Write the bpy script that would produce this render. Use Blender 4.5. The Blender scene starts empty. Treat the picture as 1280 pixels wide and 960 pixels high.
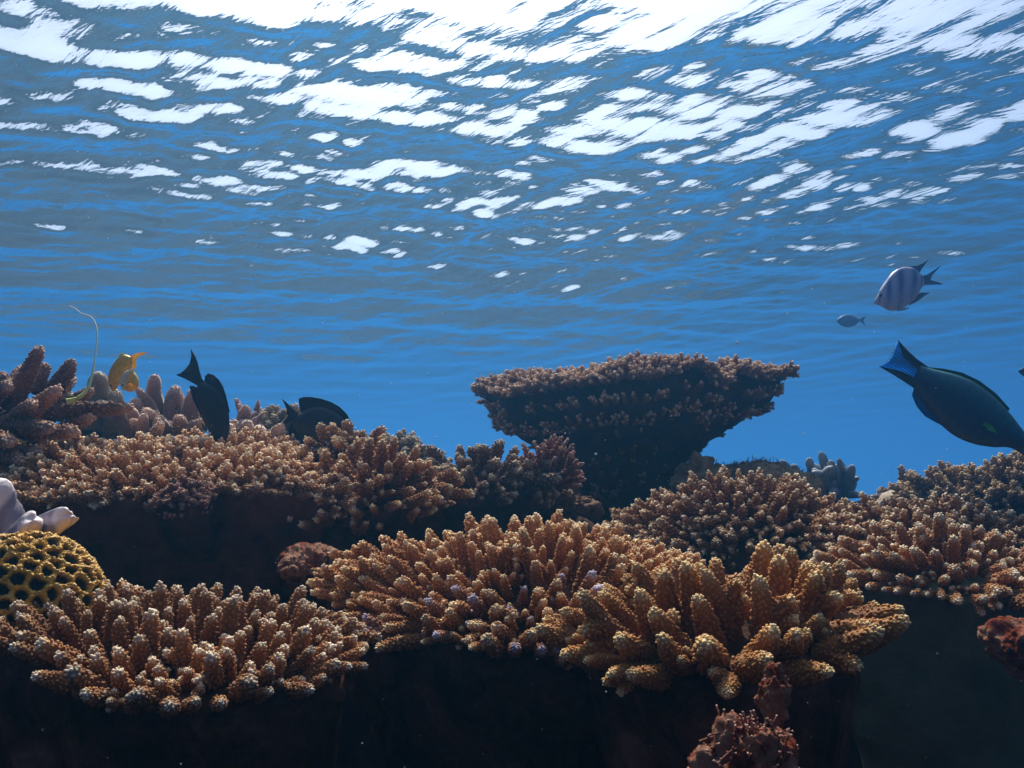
import bpy, math, random
import numpy as np
from mathutils import Vector, Matrix, Euler

# ---------------------------------------------------------------- camera, world, sun, exposure
SC = bpy.context.scene
PITCH = math.radians(10.0)
FPX = 1109.0                       # focal length in pixels of a 1280 px wide picture
cam_d = bpy.data.cameras.new('camera')
cam = bpy.data.objects.new('camera', cam_d)
SC.collection.objects.link(cam)
cam.rotation_euler = (math.radians(90) + PITCH, 0, 0)
cam_d.sensor_width = 36.0
cam_d.lens = FPX / 1280 * 36.0
cam_d.clip_start = 0.02
cam_d.clip_end = 1000
cam_d.dof.use_dof = True
cam_d.dof.focus_distance = 0.95
cam_d.dof.aperture_fstop = 32.0
SC.camera = cam

SUN_EL, SUN_AZ = math.radians(57.0), math.radians(-6.0)   # azimuth from +Y towards +X
world = bpy.data.worlds.new('World'); SC.world = world; world.use_nodes = True
wn = world.node_tree; wn.nodes.clear()
sky = wn.nodes.new('ShaderNodeTexSky'); sky.sky_type = 'NISHITA'; sky.sun_disc = False
sky.sun_elevation = SUN_EL; sky.sun_rotation = SUN_AZ
sky.air_density = 1.0; sky.dust_density = 3.0; sky.ozone_density = 1.0
bg = wn.nodes.new('ShaderNodeBackground'); bg.inputs['Strength'].default_value = 0.115
wo = wn.nodes.new('ShaderNodeOutputWorld')
wn.links.new(sky.outputs[0], bg.inputs[0]); wn.links.new(bg.outputs[0], wo.inputs[0])

sun_d = bpy.data.lights.new('sun', 'SUN'); sun_d.energy = 5.0; sun_d.angle = math.radians(0.5)
sun_d.color = (1.0, 0.90, 0.74)
sun = bpy.data.objects.new('sun', sun_d); SC.collection.objects.link(sun)
sdir = Vector((math.sin(SUN_AZ) * math.cos(SUN_EL), math.cos(SUN_AZ) * math.cos(SUN_EL), math.sin(SUN_EL)))
sun.rotation_euler = sdir.to_track_quat('Z', 'Y').to_euler()
sun.location = (0, 0, 5)

SC.view_settings.view_transform = 'Standard'; SC.view_settings.look = 'None'
SC.view_settings.exposure = 0.5; SC.view_settings.gamma = 1.0
SC.view_settings.use_curve_mapping = False
SC.render.engine = 'CYCLES'
CY = SC.cycles
CY.use_denoising = True
CY.max_bounces = 10; CY.diffuse_bounces = 2; CY.glossy_bounces = 3; CY.transmission_bounces = 2
CY.volume_bounces = 4; CY.transparent_max_bounces = 12
CY.caustics_reflective = False; CY.caustics_refractive = False
CY.sample_clamp_indirect = 4.0

# ---------------------------------------------------------------- helpers
COL = SC.collection
CP, SP = math.cos(PITCH), math.sin(PITCH)
def at(px, py, d):
    """World point at depth d (metres along +Y) behind a pixel of the 1280x960 photograph."""
    u = (px - 640) / FPX; v = (480 - py) / FPX
    dy = CP - v * SP; dz = SP + v * CP
    k = d / dy
    return np.array((u * k, d, dz * k))
def tag(o, label=None, cat=None, group=None, kind=None):
    if label: o['label'] = label
    if cat: o['category'] = cat
    if group: o['group'] = group
    if kind: o['kind'] = kind
    return o
def empty(name, loc, label, cat, group=None):
    o = bpy.data.objects.new(name, None); COL.objects.link(o)
    o.location = Vector(loc); o.empty_display_size = 0.05
    return tag(o, label, cat, group)
def new_mesh(name, V, F, mat=None, attrs=None, smooth=True):
    """V (n,3) array; F list of arrays of faces (each array has one polygon size)."""
    me = bpy.data.meshes.new(name)
    V = np.asarray(V, dtype=np.float32)
    if not isinstance(F, list): F = [F]
    F = [np.asarray(f, dtype=np.int32) for f in F if len(f)]
    loops = np.concatenate([f.ravel() for f in F])
    sizes = np.concatenate([np.full(len(f), f.shape[1], dtype=np.int32) for f in F])
    starts = np.concatenate(([0], np.cumsum(sizes)[:-1])).astype(np.int32)
    me.vertices.add(len(V)); me.vertices.foreach_set('co', V.ravel())
    me.loops.add(len(loops)); me.loops.foreach_set('vertex_index', loops)
    me.polygons.add(len(sizes)); me.polygons.foreach_set('loop_start', starts)
    me.polygons.foreach_set('loop_total', sizes)
    me.polygons.foreach_set('use_smooth', np.full(len(sizes), smooth))
    me.update(calc_edges=True)
    for k, a in (attrs or {}).items():
        at_ = me.attributes.new(k, 'FLOAT', 'POINT'); at_.data.foreach_set('value', np.asarray(a, dtype=np.float32))
    if mat: me.materials.append(mat)
    return me
def link(name, me, parent=None, loc=None):
    o = bpy.data.objects.new(name, me); COL.objects.link(o)
    if parent is not None: o.parent = parent
    if loc is not None: o.location = Vector(loc)
    return o
def grid_faces(nu, nv, wrap=False):
    """quads over a (nu, nv) vertex grid stored as index = i*nv + j; wrap closes j."""
    i = np.arange(nu - 1)[:, None]; j = np.arange(nv if wrap else nv - 1)[None, :]
    j2 = (j + 1) % nv
    a = i * nv + j; b = i * nv + j2; c = (i + 1) * nv + j2; d = (i + 1) * nv + j
    return np.stack([a, b, c, d], -1).reshape(-1, 4)
def ss(a, b, x):
    t = np.clip((x - a) / (b - a), 0, 1); return t * t * (3 - 2 * t)
# value noise on arrays ------------------------------------------------
_pr = np.random.RandomState(7); _tab = _pr.rand(4096).astype(np.float32)
def _h(ix, iy, iz): return _tab[(ix * 73856093 ^ iy * 19349663 ^ iz * 83492791) & 4095]
def vnoise(p, s=1.0):
    p = np.asarray(p) * s; i = np.floor(p).astype(np.int64); f = p - i; f = f * f * (3 - 2 * f)
    r = 0
    for dx in (0, 1):
        wx = f[..., 0] if dx else 1 - f[..., 0]
        for dy in (0, 1):
            wy = f[..., 1] if dy else 1 - f[..., 1]
            for dz in (0, 1):
                wz = f[..., 2] if dz else 1 - f[..., 2]
                r = r + wx * wy * wz * _h(i[..., 0] + dx, i[..., 1] + dy, i[..., 2] + dz)
    return r * 2 - 1
def fbm(p, s=1.0, o=4, g=0.5):
    r = 0; a = 1.0
    for k in range(o):
        r = r + a * vnoise(np.asarray(p) + 17.3 * k, s); s *= 2.03; a *= g
    return r

# ---------------------------------------------------------------- materials
def nt_new(name):
    m = bpy.data.materials.new(name); m.use_nodes = True
    nt = m.node_tree; nt.nodes.clear()
    return m, nt, nt.nodes.new('ShaderNodeOutputMaterial')
def N(nt, t, **kw):
    n = nt.nodes.new(t)
    for k, v in kw.items():
        if k.startswith('i_'): n.inputs[k[2:].replace('_', ' ')].default_value = v
        else: setattr(n, k, v)
    return n
def ramp(nt, stops, src):
    r = nt.nodes.new('ShaderNodeValToRGB'); e = r.color_ramp.elements
    while len(e) < len(stops): e.new(0.5)
    for k, (p, c) in enumerate(stops):
        e[k].position = p; e[k].color = (*c, 1)
    nt.links.new(src, r.inputs[0]); return r

# ---------------------------------------------------------------- water surface, open water, sea floor
SURF = 1.12
def water_surface():
    # one sheet of real waves, fine near the camera, coarse towards the horizon
    rs = np.random.RandomState(11)
    n = 560
    t = np.linspace(-1, 1, n)
    ax = np.sign(t) * (np.abs(t) * 3.2 + np.abs(t) ** 5 * 50)
    X, Y = np.meshgrid(ax, ax + 3.0, indexing='ij')
    Z = np.zeros_like(X)
    base = math.radians(42)         # main travel direction of the wind ripples
    for k in range(90):
        lam = 0.055 * (0.75 / 0.055) ** rs.rand() 
        a = base + rs.normal(0, 0.42)
        if rs.rand() < 0.35: a = math.radians(98) + rs.normal(0, 0.3)
        amp = 0.0046 * lam ** 0.95 * (0.5 + rs.rand()) * 0.78
        kx, ky = math.cos(a) * 2 * math.pi / lam, math.sin(a) * 2 * math.pi / lam
        ph = kx * X + ky * Y + rs.rand() * 6.28
        Z += amp * (np.sin(ph) + 0.25 * np.sin(2 * ph + 0.5))
    far = np.exp(-np.maximum(0, np.hypot(X, Y) - 2.8) / 2.6)
    Z = Z * far + SURF
    V = np.stack([X, Y, Z], -1).reshape(-1, 3)
    m, nt, out = nt_new('water_surface')
    L = nt.links
    tc = N(nt, 'ShaderNodeTexCoord')
    def stretched(deg, sx):           # turn the crest direction onto x, then stretch along it
        a = N(nt, 'ShaderNodeMapping'); a.inputs['Rotation'].default_value = (0, 0, math.radians(-deg)); L.new(tc.outputs['Object'], a.inputs[0])
        b = N(nt, 'ShaderNodeMapping'); b.inputs['Scale'].default_value = (sx, 1.0, 1); L.new(a.outputs[0], b.inputs[0]); return b
    mp = stretched(136, 0.24)
    n1 = N(nt, 'ShaderNodeTexNoise', i_Scale=22.0, i_Detail=3.0, i_Roughness=0.55, i_Distortion=0.5)
    L.new(mp.outputs[0], n1.inputs['Vector'])
    mp2 = stretched(160, 0.22)
    n2 = N(nt, 'ShaderNodeTexNoise', i_Scale=80.0, i_Detail=2.0, i_Roughness=0.5, i_Distortion=0.3)
    L.new(mp2.outputs[0], n2.inputs['Vector'])
    b1 = N(nt, 'ShaderNodeBump', i_Strength=1.0, i_Distance=0.0055); L.new(n1.outputs['Fac'], b1.inputs['Height'])
    b2 = N(nt, 'ShaderNodeBump', i_Strength=1.0, i_Distance=0.0007); L.new(n2.outputs['Fac'], b2.inputs['Height'])
    dl = N(nt, 'ShaderNodeVectorMath', operation='LENGTH'); L.new(tc.outputs['Object'], dl.inputs[0])     # calmer ripples away from the reef
    dm = N(nt, 'ShaderNodeMapRange'); dm.inputs['From Min'].default_value = 2.4; dm.inputs['From Max'].default_value = 6.5; dm.inputs['To Min'].default_value = 1.0; dm.inputs['To Max'].default_value = 0.12
    L.new(dl.outputs['Value'], dm.inputs['Value']); L.new(dm.outputs[0], b1.inputs['Strength']); L.new(dm.outputs[0], b2.inputs['Strength'])
    L.new(b1.outputs[0], b2.inputs['Normal'])
    fr = N(nt, 'ShaderNodeFresnel', i_IOR=1.165); L.new(b2.outputs[0], fr.inputs['Normal'])
    tr = N(nt, 'ShaderNodeBsdfTransparent')
    gl = N(nt, 'ShaderNodeBsdfAnisotropic', i_Roughness=0.02); L.new(b2.outputs[0], gl.inputs['Normal'])
    gl.inputs['Color'].default_value = (1, 1, 1, 1)
    mx = N(nt, 'ShaderNodeMixShader'); L.new(fr.outputs[0], mx.inputs[0]); L.new(tr.outputs[0], mx.inputs[1]); L.new(gl.outputs[0], mx.inputs[2])
    L.new(mx.outputs[0], out.inputs['Surface'])
    o = link('water_surface', new_mesh('water_surface', V, grid_faces(n, n)[:, ::-1], m))
    return tag(o, kind='structure')
water_surface()

def haze():
    x, y0, y1, z0, z1 = 60, -57, 63, -7.0, SURF + 0.25
    V = [(-x, y0, z0), (x, y0, z0), (x, y1, z0), (-x, y1, z0), (-x, y0, z1), (x, y0, z1), (x, y1, z1), (-x, y1, z1)]
    F = [(0, 3, 2, 1), (4, 5, 6, 7), (0, 1, 5, 4), (1, 2, 6, 5), (2, 3, 7, 6), (3, 0, 4, 7)]
    m, nt, out = nt_new('sea_water')
    pv = N(nt, 'ShaderNodeVolumePrincipled')
    pv.inputs['Color'].default_value = (0.026, 0.104, 0.21, 1)
    pv.inputs['Absorption Color'].default_value = (0.52, 0.72, 0.95, 1)
    pv.inputs['Density'].default_value = 0.25
    pv.inputs['Anisotropy'].default_value = 0.76
    nt.links.new(pv.outputs[0], out.inputs['Volume'])
    o = link('haze', new_mesh('haze', V, np.array(F), m, smooth=False))
    tag(o, kind='stuff')
haze()

# ---------------------------------------------------------------- coral materials
def coral_mat(name, c0, c1, c2, rough=0.75, sss=0.0, vary=0.25, bump=0.0006, sheen=0.0):
    m, nt, out = nt_new(name); L = nt.links
    a = N(nt, 'ShaderNodeAttribute', attribute_name='tip')
    tc = N(nt, 'ShaderNodeTexCoord'); oi = N(nt, 'ShaderNodeObjectInfo')
    n1 = N(nt, 'ShaderNodeTexNoise', i_Scale=55.0, i_Detail=3.0); L.new(tc.outputs['Object'], n1.inputs['Vector'])
    mr = N(nt, 'ShaderNodeMapRange'); mr.inputs['To Min'].default_value = -0.16; mr.inputs['To Max'].default_value = 0.16
    L.new(n1.outputs['Fac'], mr.inputs['Value'])
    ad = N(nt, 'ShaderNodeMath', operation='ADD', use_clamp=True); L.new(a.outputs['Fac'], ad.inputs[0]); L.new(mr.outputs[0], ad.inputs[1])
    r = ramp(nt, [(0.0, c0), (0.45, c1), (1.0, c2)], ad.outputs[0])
    hs = N(nt, 'ShaderNodeHueSaturation'); L.new(r.outputs[0], hs.inputs['Color'])
    mv = N(nt, 'ShaderNodeMapRange'); mv.inputs['To Min'].default_value = 1 - vary; mv.inputs['To Max'].default_value = 1 + vary
    L.new(oi.outputs['Random'], mv.inputs['Value']); L.new(mv.outputs[0], hs.inputs['Value'])
    b = N(nt, 'ShaderNodeBsdfPrincipled'); b.inputs['Roughness'].default_value = rough
    b.inputs['Specular IOR Level'].default_value = 0.25
    L.new(hs.outputs[0], b.inputs['Base Color'])
    b.inputs['Sheen Weight'].default_value = sheen; b.inputs['Sheen Tint'].default_value = (1, .85, .75, 1)
    if sss:
        b.inputs['Subsurface Weight'].default_value = sss
        b.inputs['Subsurface Radius'].default_value = (0.006, 0.0025, 0.001); b.inputs['Subsurface Scale'].default_value = 1.0
    n2 = N(nt, 'ShaderNodeTexNoise', i_Scale=700.0, i_Detail=2.0); L.new(tc.outputs['Object'], n2.inputs['Vector'])
    bp = N(nt, 'ShaderNodeBump', i_Strength=0.8, i_Distance=bump); L.new(n2.outputs['Fac'], bp.inputs['Height'])
    L.new(bp.outputs[0], b.inputs['Normal']); L.new(b.outputs[0], out.inputs['Surface'])
    return m
def rock_mat(name, cols, scale=14.0, bump=0.006, rough=0.85):
    m, nt, out = nt_new(name); L = nt.links
    tc = N(nt, 'ShaderNodeTexCoord')
    n1 = N(nt, 'ShaderNodeTexNoise', i_Scale=scale, i_Detail=7.0, i_Roughness=0.65, i_Distortion=0.4); L.new(tc.outputs['Object'], n1.inputs['Vector'])
    k = len(cols); r = ramp(nt, [(0.3 + 0.4 * i / (k - 1), c) for i, c in enumerate(cols)], n1.outputs['Fac'])
    n2 = N(nt, 'ShaderNodeTexNoise', i_Scale=scale * 8, i_Detail=6.0, i_Roughness=0.7); L.new(tc.outputs['Object'], n2.inputs['Vector'])
    bp = N(nt, 'ShaderNodeBump', i_Strength=1.0, i_Distance=bump); L.new(n2.outputs['Fac'], bp.inputs['Height'])
    b = N(nt, 'ShaderNodeBsdfPrincipled'); b.inputs['Roughness'].default_value = rough; b.inputs['Specular IOR Level'].default_value = 0.05
    L.new(r.outputs[0], b.inputs['Base Color']); L.new(bp.outputs[0], b.inputs['Normal']); L.new(b.outputs[0], out.inputs['Surface'])
    return m

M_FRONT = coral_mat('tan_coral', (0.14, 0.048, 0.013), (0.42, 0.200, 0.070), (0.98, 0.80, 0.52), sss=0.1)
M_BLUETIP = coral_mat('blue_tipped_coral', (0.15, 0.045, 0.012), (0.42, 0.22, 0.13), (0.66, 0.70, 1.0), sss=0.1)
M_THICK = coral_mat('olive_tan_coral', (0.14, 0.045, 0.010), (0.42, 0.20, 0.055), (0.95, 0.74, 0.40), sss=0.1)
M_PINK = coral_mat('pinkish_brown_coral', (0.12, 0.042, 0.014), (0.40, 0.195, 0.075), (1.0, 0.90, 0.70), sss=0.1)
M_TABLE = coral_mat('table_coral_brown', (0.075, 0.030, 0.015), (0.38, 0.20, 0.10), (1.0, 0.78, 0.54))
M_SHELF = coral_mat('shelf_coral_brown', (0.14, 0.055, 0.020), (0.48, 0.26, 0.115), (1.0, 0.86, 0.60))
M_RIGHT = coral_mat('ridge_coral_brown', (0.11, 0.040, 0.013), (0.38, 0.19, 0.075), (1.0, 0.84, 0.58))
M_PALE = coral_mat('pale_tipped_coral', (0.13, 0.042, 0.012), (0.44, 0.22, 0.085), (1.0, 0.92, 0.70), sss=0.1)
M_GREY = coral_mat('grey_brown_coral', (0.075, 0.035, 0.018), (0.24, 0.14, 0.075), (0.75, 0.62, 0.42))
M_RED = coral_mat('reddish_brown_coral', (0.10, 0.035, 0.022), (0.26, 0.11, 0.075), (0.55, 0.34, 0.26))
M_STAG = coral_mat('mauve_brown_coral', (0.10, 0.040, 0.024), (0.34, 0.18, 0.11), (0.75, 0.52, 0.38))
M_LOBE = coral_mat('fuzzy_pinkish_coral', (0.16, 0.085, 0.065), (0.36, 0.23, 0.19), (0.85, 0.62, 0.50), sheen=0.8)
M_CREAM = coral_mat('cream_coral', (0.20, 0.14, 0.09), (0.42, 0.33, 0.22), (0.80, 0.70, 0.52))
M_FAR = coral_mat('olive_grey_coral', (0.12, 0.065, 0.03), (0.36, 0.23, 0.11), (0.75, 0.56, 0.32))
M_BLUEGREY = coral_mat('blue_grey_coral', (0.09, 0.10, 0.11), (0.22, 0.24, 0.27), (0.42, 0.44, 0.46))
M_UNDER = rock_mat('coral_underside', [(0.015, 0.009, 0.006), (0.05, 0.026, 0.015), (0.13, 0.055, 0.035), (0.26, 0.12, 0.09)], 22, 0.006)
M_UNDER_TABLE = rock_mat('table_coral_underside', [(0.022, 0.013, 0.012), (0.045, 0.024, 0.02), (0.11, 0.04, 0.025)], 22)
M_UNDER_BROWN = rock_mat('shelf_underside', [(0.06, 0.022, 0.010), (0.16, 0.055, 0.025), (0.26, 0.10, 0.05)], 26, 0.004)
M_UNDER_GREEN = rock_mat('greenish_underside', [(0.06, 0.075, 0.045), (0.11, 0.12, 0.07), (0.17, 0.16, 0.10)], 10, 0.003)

# ---------------------------------------------------------------- branches
def _tpl_nub(k=6):
    a = np.arange(k) * 2 * math.pi / k
    rings = [(0.0, 1.0), (0.55, 0.95), (0.95, 0.60)]
    V = [np.stack([np.cos(a) * r, np.sin(a) * r, np.full(k, z)], -1) for z, r in rings]
    V.append(np.array([[0, 0, 1.0]]))
    V = np.concatenate(V)
    q = grid_faces(3, k, True)
    top = 2 * k
    t = np.array([(top + i, top + (i + 1) % k, 3 * k) for i in range(k)])
    tip = np.concatenate([np.zeros(k), np.full(k, 0.6), np.ones(k + 1)])
    return V, q, t, tip
NUB = _tpl_nub(6); NUB5 = _tpl_nub(5)
def finger(L, r0, r1, rs, nub=0.0017, nsp=0.0038, bend=0.12, rings=16, seg=14, lump=0.08, out_tilt=0.75, tipcap=1.0, lod=6, taper=1.3):
    """One coral finger along +Z covered with corallite nubs. Returns V, quads, tris, tip."""
    tt = np.linspace(0, 1, rings) ** 0.85
    be = rs.rand() * 6.28
    bd = np.array([math.cos(be), math.sin(be), 0]) * bend * (0.4 + rs.rand())
    def spine(t): return np.stack([bd[0] * L * t ** 2, bd[1] * L * t ** 2, L * t], -1)
    def rad(t):
        e = np.clip((t - 0.80) / 0.20, 0, 1)
        return (r0 + (r1 - r0) * t ** taper) * np.sqrt(np.maximum(1 - e ** 2.2, 0.0)) + 1e-5
    ph = np.arange(seg) * 2 * math.pi / seg
    s0 = rs.rand() * 50
    C = spine(tt)[:, None, :]
    D = np.stack([np.cos(ph), np.sin(ph), 0 * ph], -1)[None]
    R = rad(tt)[:, None, None]
    P = C + D * R
    P = C + D * R * (1 + lump * vnoise(P + s0, 1.6 / (2 * r0)))[..., None]
    V = [P.reshape(-1, 3)]; Q = [grid_faces(rings, seg, True)]; T = []
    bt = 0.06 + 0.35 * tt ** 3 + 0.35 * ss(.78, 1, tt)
    A = [np.repeat(bt, seg)]
    n0 = rings * seg
    # nubs on a spiral
    num = int(2 * math.pi * (r0 + r1) / 2 * L / nsp ** 2)
    if num > 0:
        i = np.arange(num); tn = 0.04 + 0.93 * (i + 0.5) / num + rs.normal(0, 0.012, num); tn = np.clip(tn, 0.02, 0.985)
        an = i * 2.39996 + rs.normal(0, 0.15, num)
        d = np.stack([np.cos(an), np.sin(an), 0 * an], -1)
        e = np.clip((tn - 0.80) / 0.20, 0, 1)[:, None]
        base = spine(tn) + d * (rad(tn) * 0.86)[:, None]
        ax = d * (1 - 0.55 * e) + np.array([0, 0, 1.0]) * (out_tilt + 1.3 * e) + rs.normal(0, 0.12, (num, 3))
        ax /= np.linalg.norm(ax, axis=1, keepdims=True)
        side = np.cross(ax, d + np.array([0.01, 0.02, 0.3])); side /= np.linalg.norm(side, axis=1, keepdims=True)
        s2 = np.cross(ax, side)
        nv, nq, nt_, ntip = NUB if lod >= 6 else NUB5
        sz = nub * (0.75 + 0.5 * rs.rand(num)) * (1 - 0.25 * tn)
        ln = sz * (1.5 + 0.9 * rs.rand(num))
        W = base[:, None, :] + side[:, None, :] * (nv[None, :, 0:1] * sz[:, None, None]) + s2[:, None, :] * (nv[None, :, 1:2] * sz[:, None, None]) + ax[:, None, :] * (nv[None, :, 2:3] * ln[:, None, None])
        k = len(nv); off = (n0 + np.arange(num) * k)[:, None, None]
        V.append(W.reshape(-1, 3)); Q.append((nq[None] + off).reshape(-1, 4)); T.append((nt_[None] + off).reshape(-1, 3))
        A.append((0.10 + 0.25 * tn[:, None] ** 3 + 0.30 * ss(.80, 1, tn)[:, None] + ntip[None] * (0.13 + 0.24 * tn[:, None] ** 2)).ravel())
        n0 += num * k
    if tipcap:
        nv, nq, nt_, ntip = NUB
        rr = max(r1 * 0.36, nub)
        W = spine(np.array([0.97]))[0] + nv * np.array([rr, rr, rr * 1.5 * tipcap])
        V.append(W); Q.append(nq + n0); T.append(nt_ + n0); A.append(0.72 + 0.28 * ntip); n0 += len(nv)
    return np.concatenate(V), np.concatenate(Q), (np.concatenate(T) if T else np.zeros((0, 3), int)), np.clip(np.concatenate(A), 0, 1)
def rotz_to(d, spin=0.0):
    d = np.asarray(d, float); d = d / np.linalg.norm(d)
    h = np.array([1.0, 0, 0]) if abs(d[0]) < 0.8 else np.array([0, 1.0, 0])
    x = np.cross(h, d); x /= np.linalg.norm(x); y = np.cross(d, x)
    c, s = math.cos(spin), math.sin(spin)
    return np.stack([x * c + y * s, -x * s + y * c, d], 1)
def merge(parts):
    V, Q, T, A, n = [], [], [], [], 0
    for v, q, t, a in parts:
        V.append(v); Q.append(q + n); T.append(t + n); A.append(a); n += len(v)
    return np.concatenate(V), np.concatenate(Q), np.concatenate(T), np.concatenate(A)
def xf(part, R=np.eye(3), p=(0, 0, 0), s=1.0):
    v, q, t, a = part
    return (v * s) @ R.T + np.asarray(p), q, t, a
def branch_variants(n, seed, L, r0, r1, fork=0.4, **kw):
    rs = np.random.RandomState(seed); out = []
    for k in range(n):
        l = L * (0.85 + 0.3 * rs.rand())
        ps = [finger(l, r0, r1, rs, **kw)]
        if rs.rand() < fork:
            for q in range(rs.randint(1, 3)):
                a = rs.rand() * 6.28; t = 0.15 + 0.3 * rs.rand(); el = math.radians(30 + 18 * rs.rand())
                d = (math.cos(a) * math.sin(el), math.sin(a) * math.sin(el), math.cos(el))
                f = finger(l * (0.42 + 0.25 * rs.rand()), r0 * 0.8, r1 * 0.85, rs, **kw)
                ps.append(xf(f, rotz_to(d, rs.rand() * 6), (0, 0, l * t)))
        out.append(merge(ps))
    return out
def mesh_of(name, part, mat):
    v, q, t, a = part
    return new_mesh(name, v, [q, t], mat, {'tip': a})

CAM0 = np.zeros(3)
def put_branches(root, origin, variants, lowvars, items, mat, mat2=None, frac2=0.0, seed=0, maxn=100, name='branch'):
    """items: (local position, direction, scale). The nearest 100 become parts, the rest one mass."""
    rs = np.random.RandomState(seed + 5)
    items = sorted(items, key=lambda i: np.linalg.norm(np.asarray(origin) + i[0] - CAM0))
    ms = [mesh_of(name, v, mat) for v in variants]
    ms2 = [mesh_of(name, v, mat2) for v in variants] if mat2 else None
    for p, d, s in items[:maxn]:
        use = ms2 if (ms2 and rs.rand() < frac2) else ms
        o = link(name, use[rs.randint(len(use))], root)
        R = rotz_to(d, rs.rand() * 6.28)
        M = Matrix([[*(R[0] * s), p[0]], [*(R[1] * s), p[1]], [*(R[2] * s), p[2]], [0, 0, 0, 1]])
        o.matrix_local = M
    rest = items[maxn:]
    if rest:
        parts = [xf(lowvars[rs.randint(len(lowvars))], rotz_to(d, rs.rand() * 6.28), p, s) for p, d, s in rest]
        o = link('farther_branches', mesh_of('farther_branches', merge(parts), mat), root)
        tag(o, kind='stuff')

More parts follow.
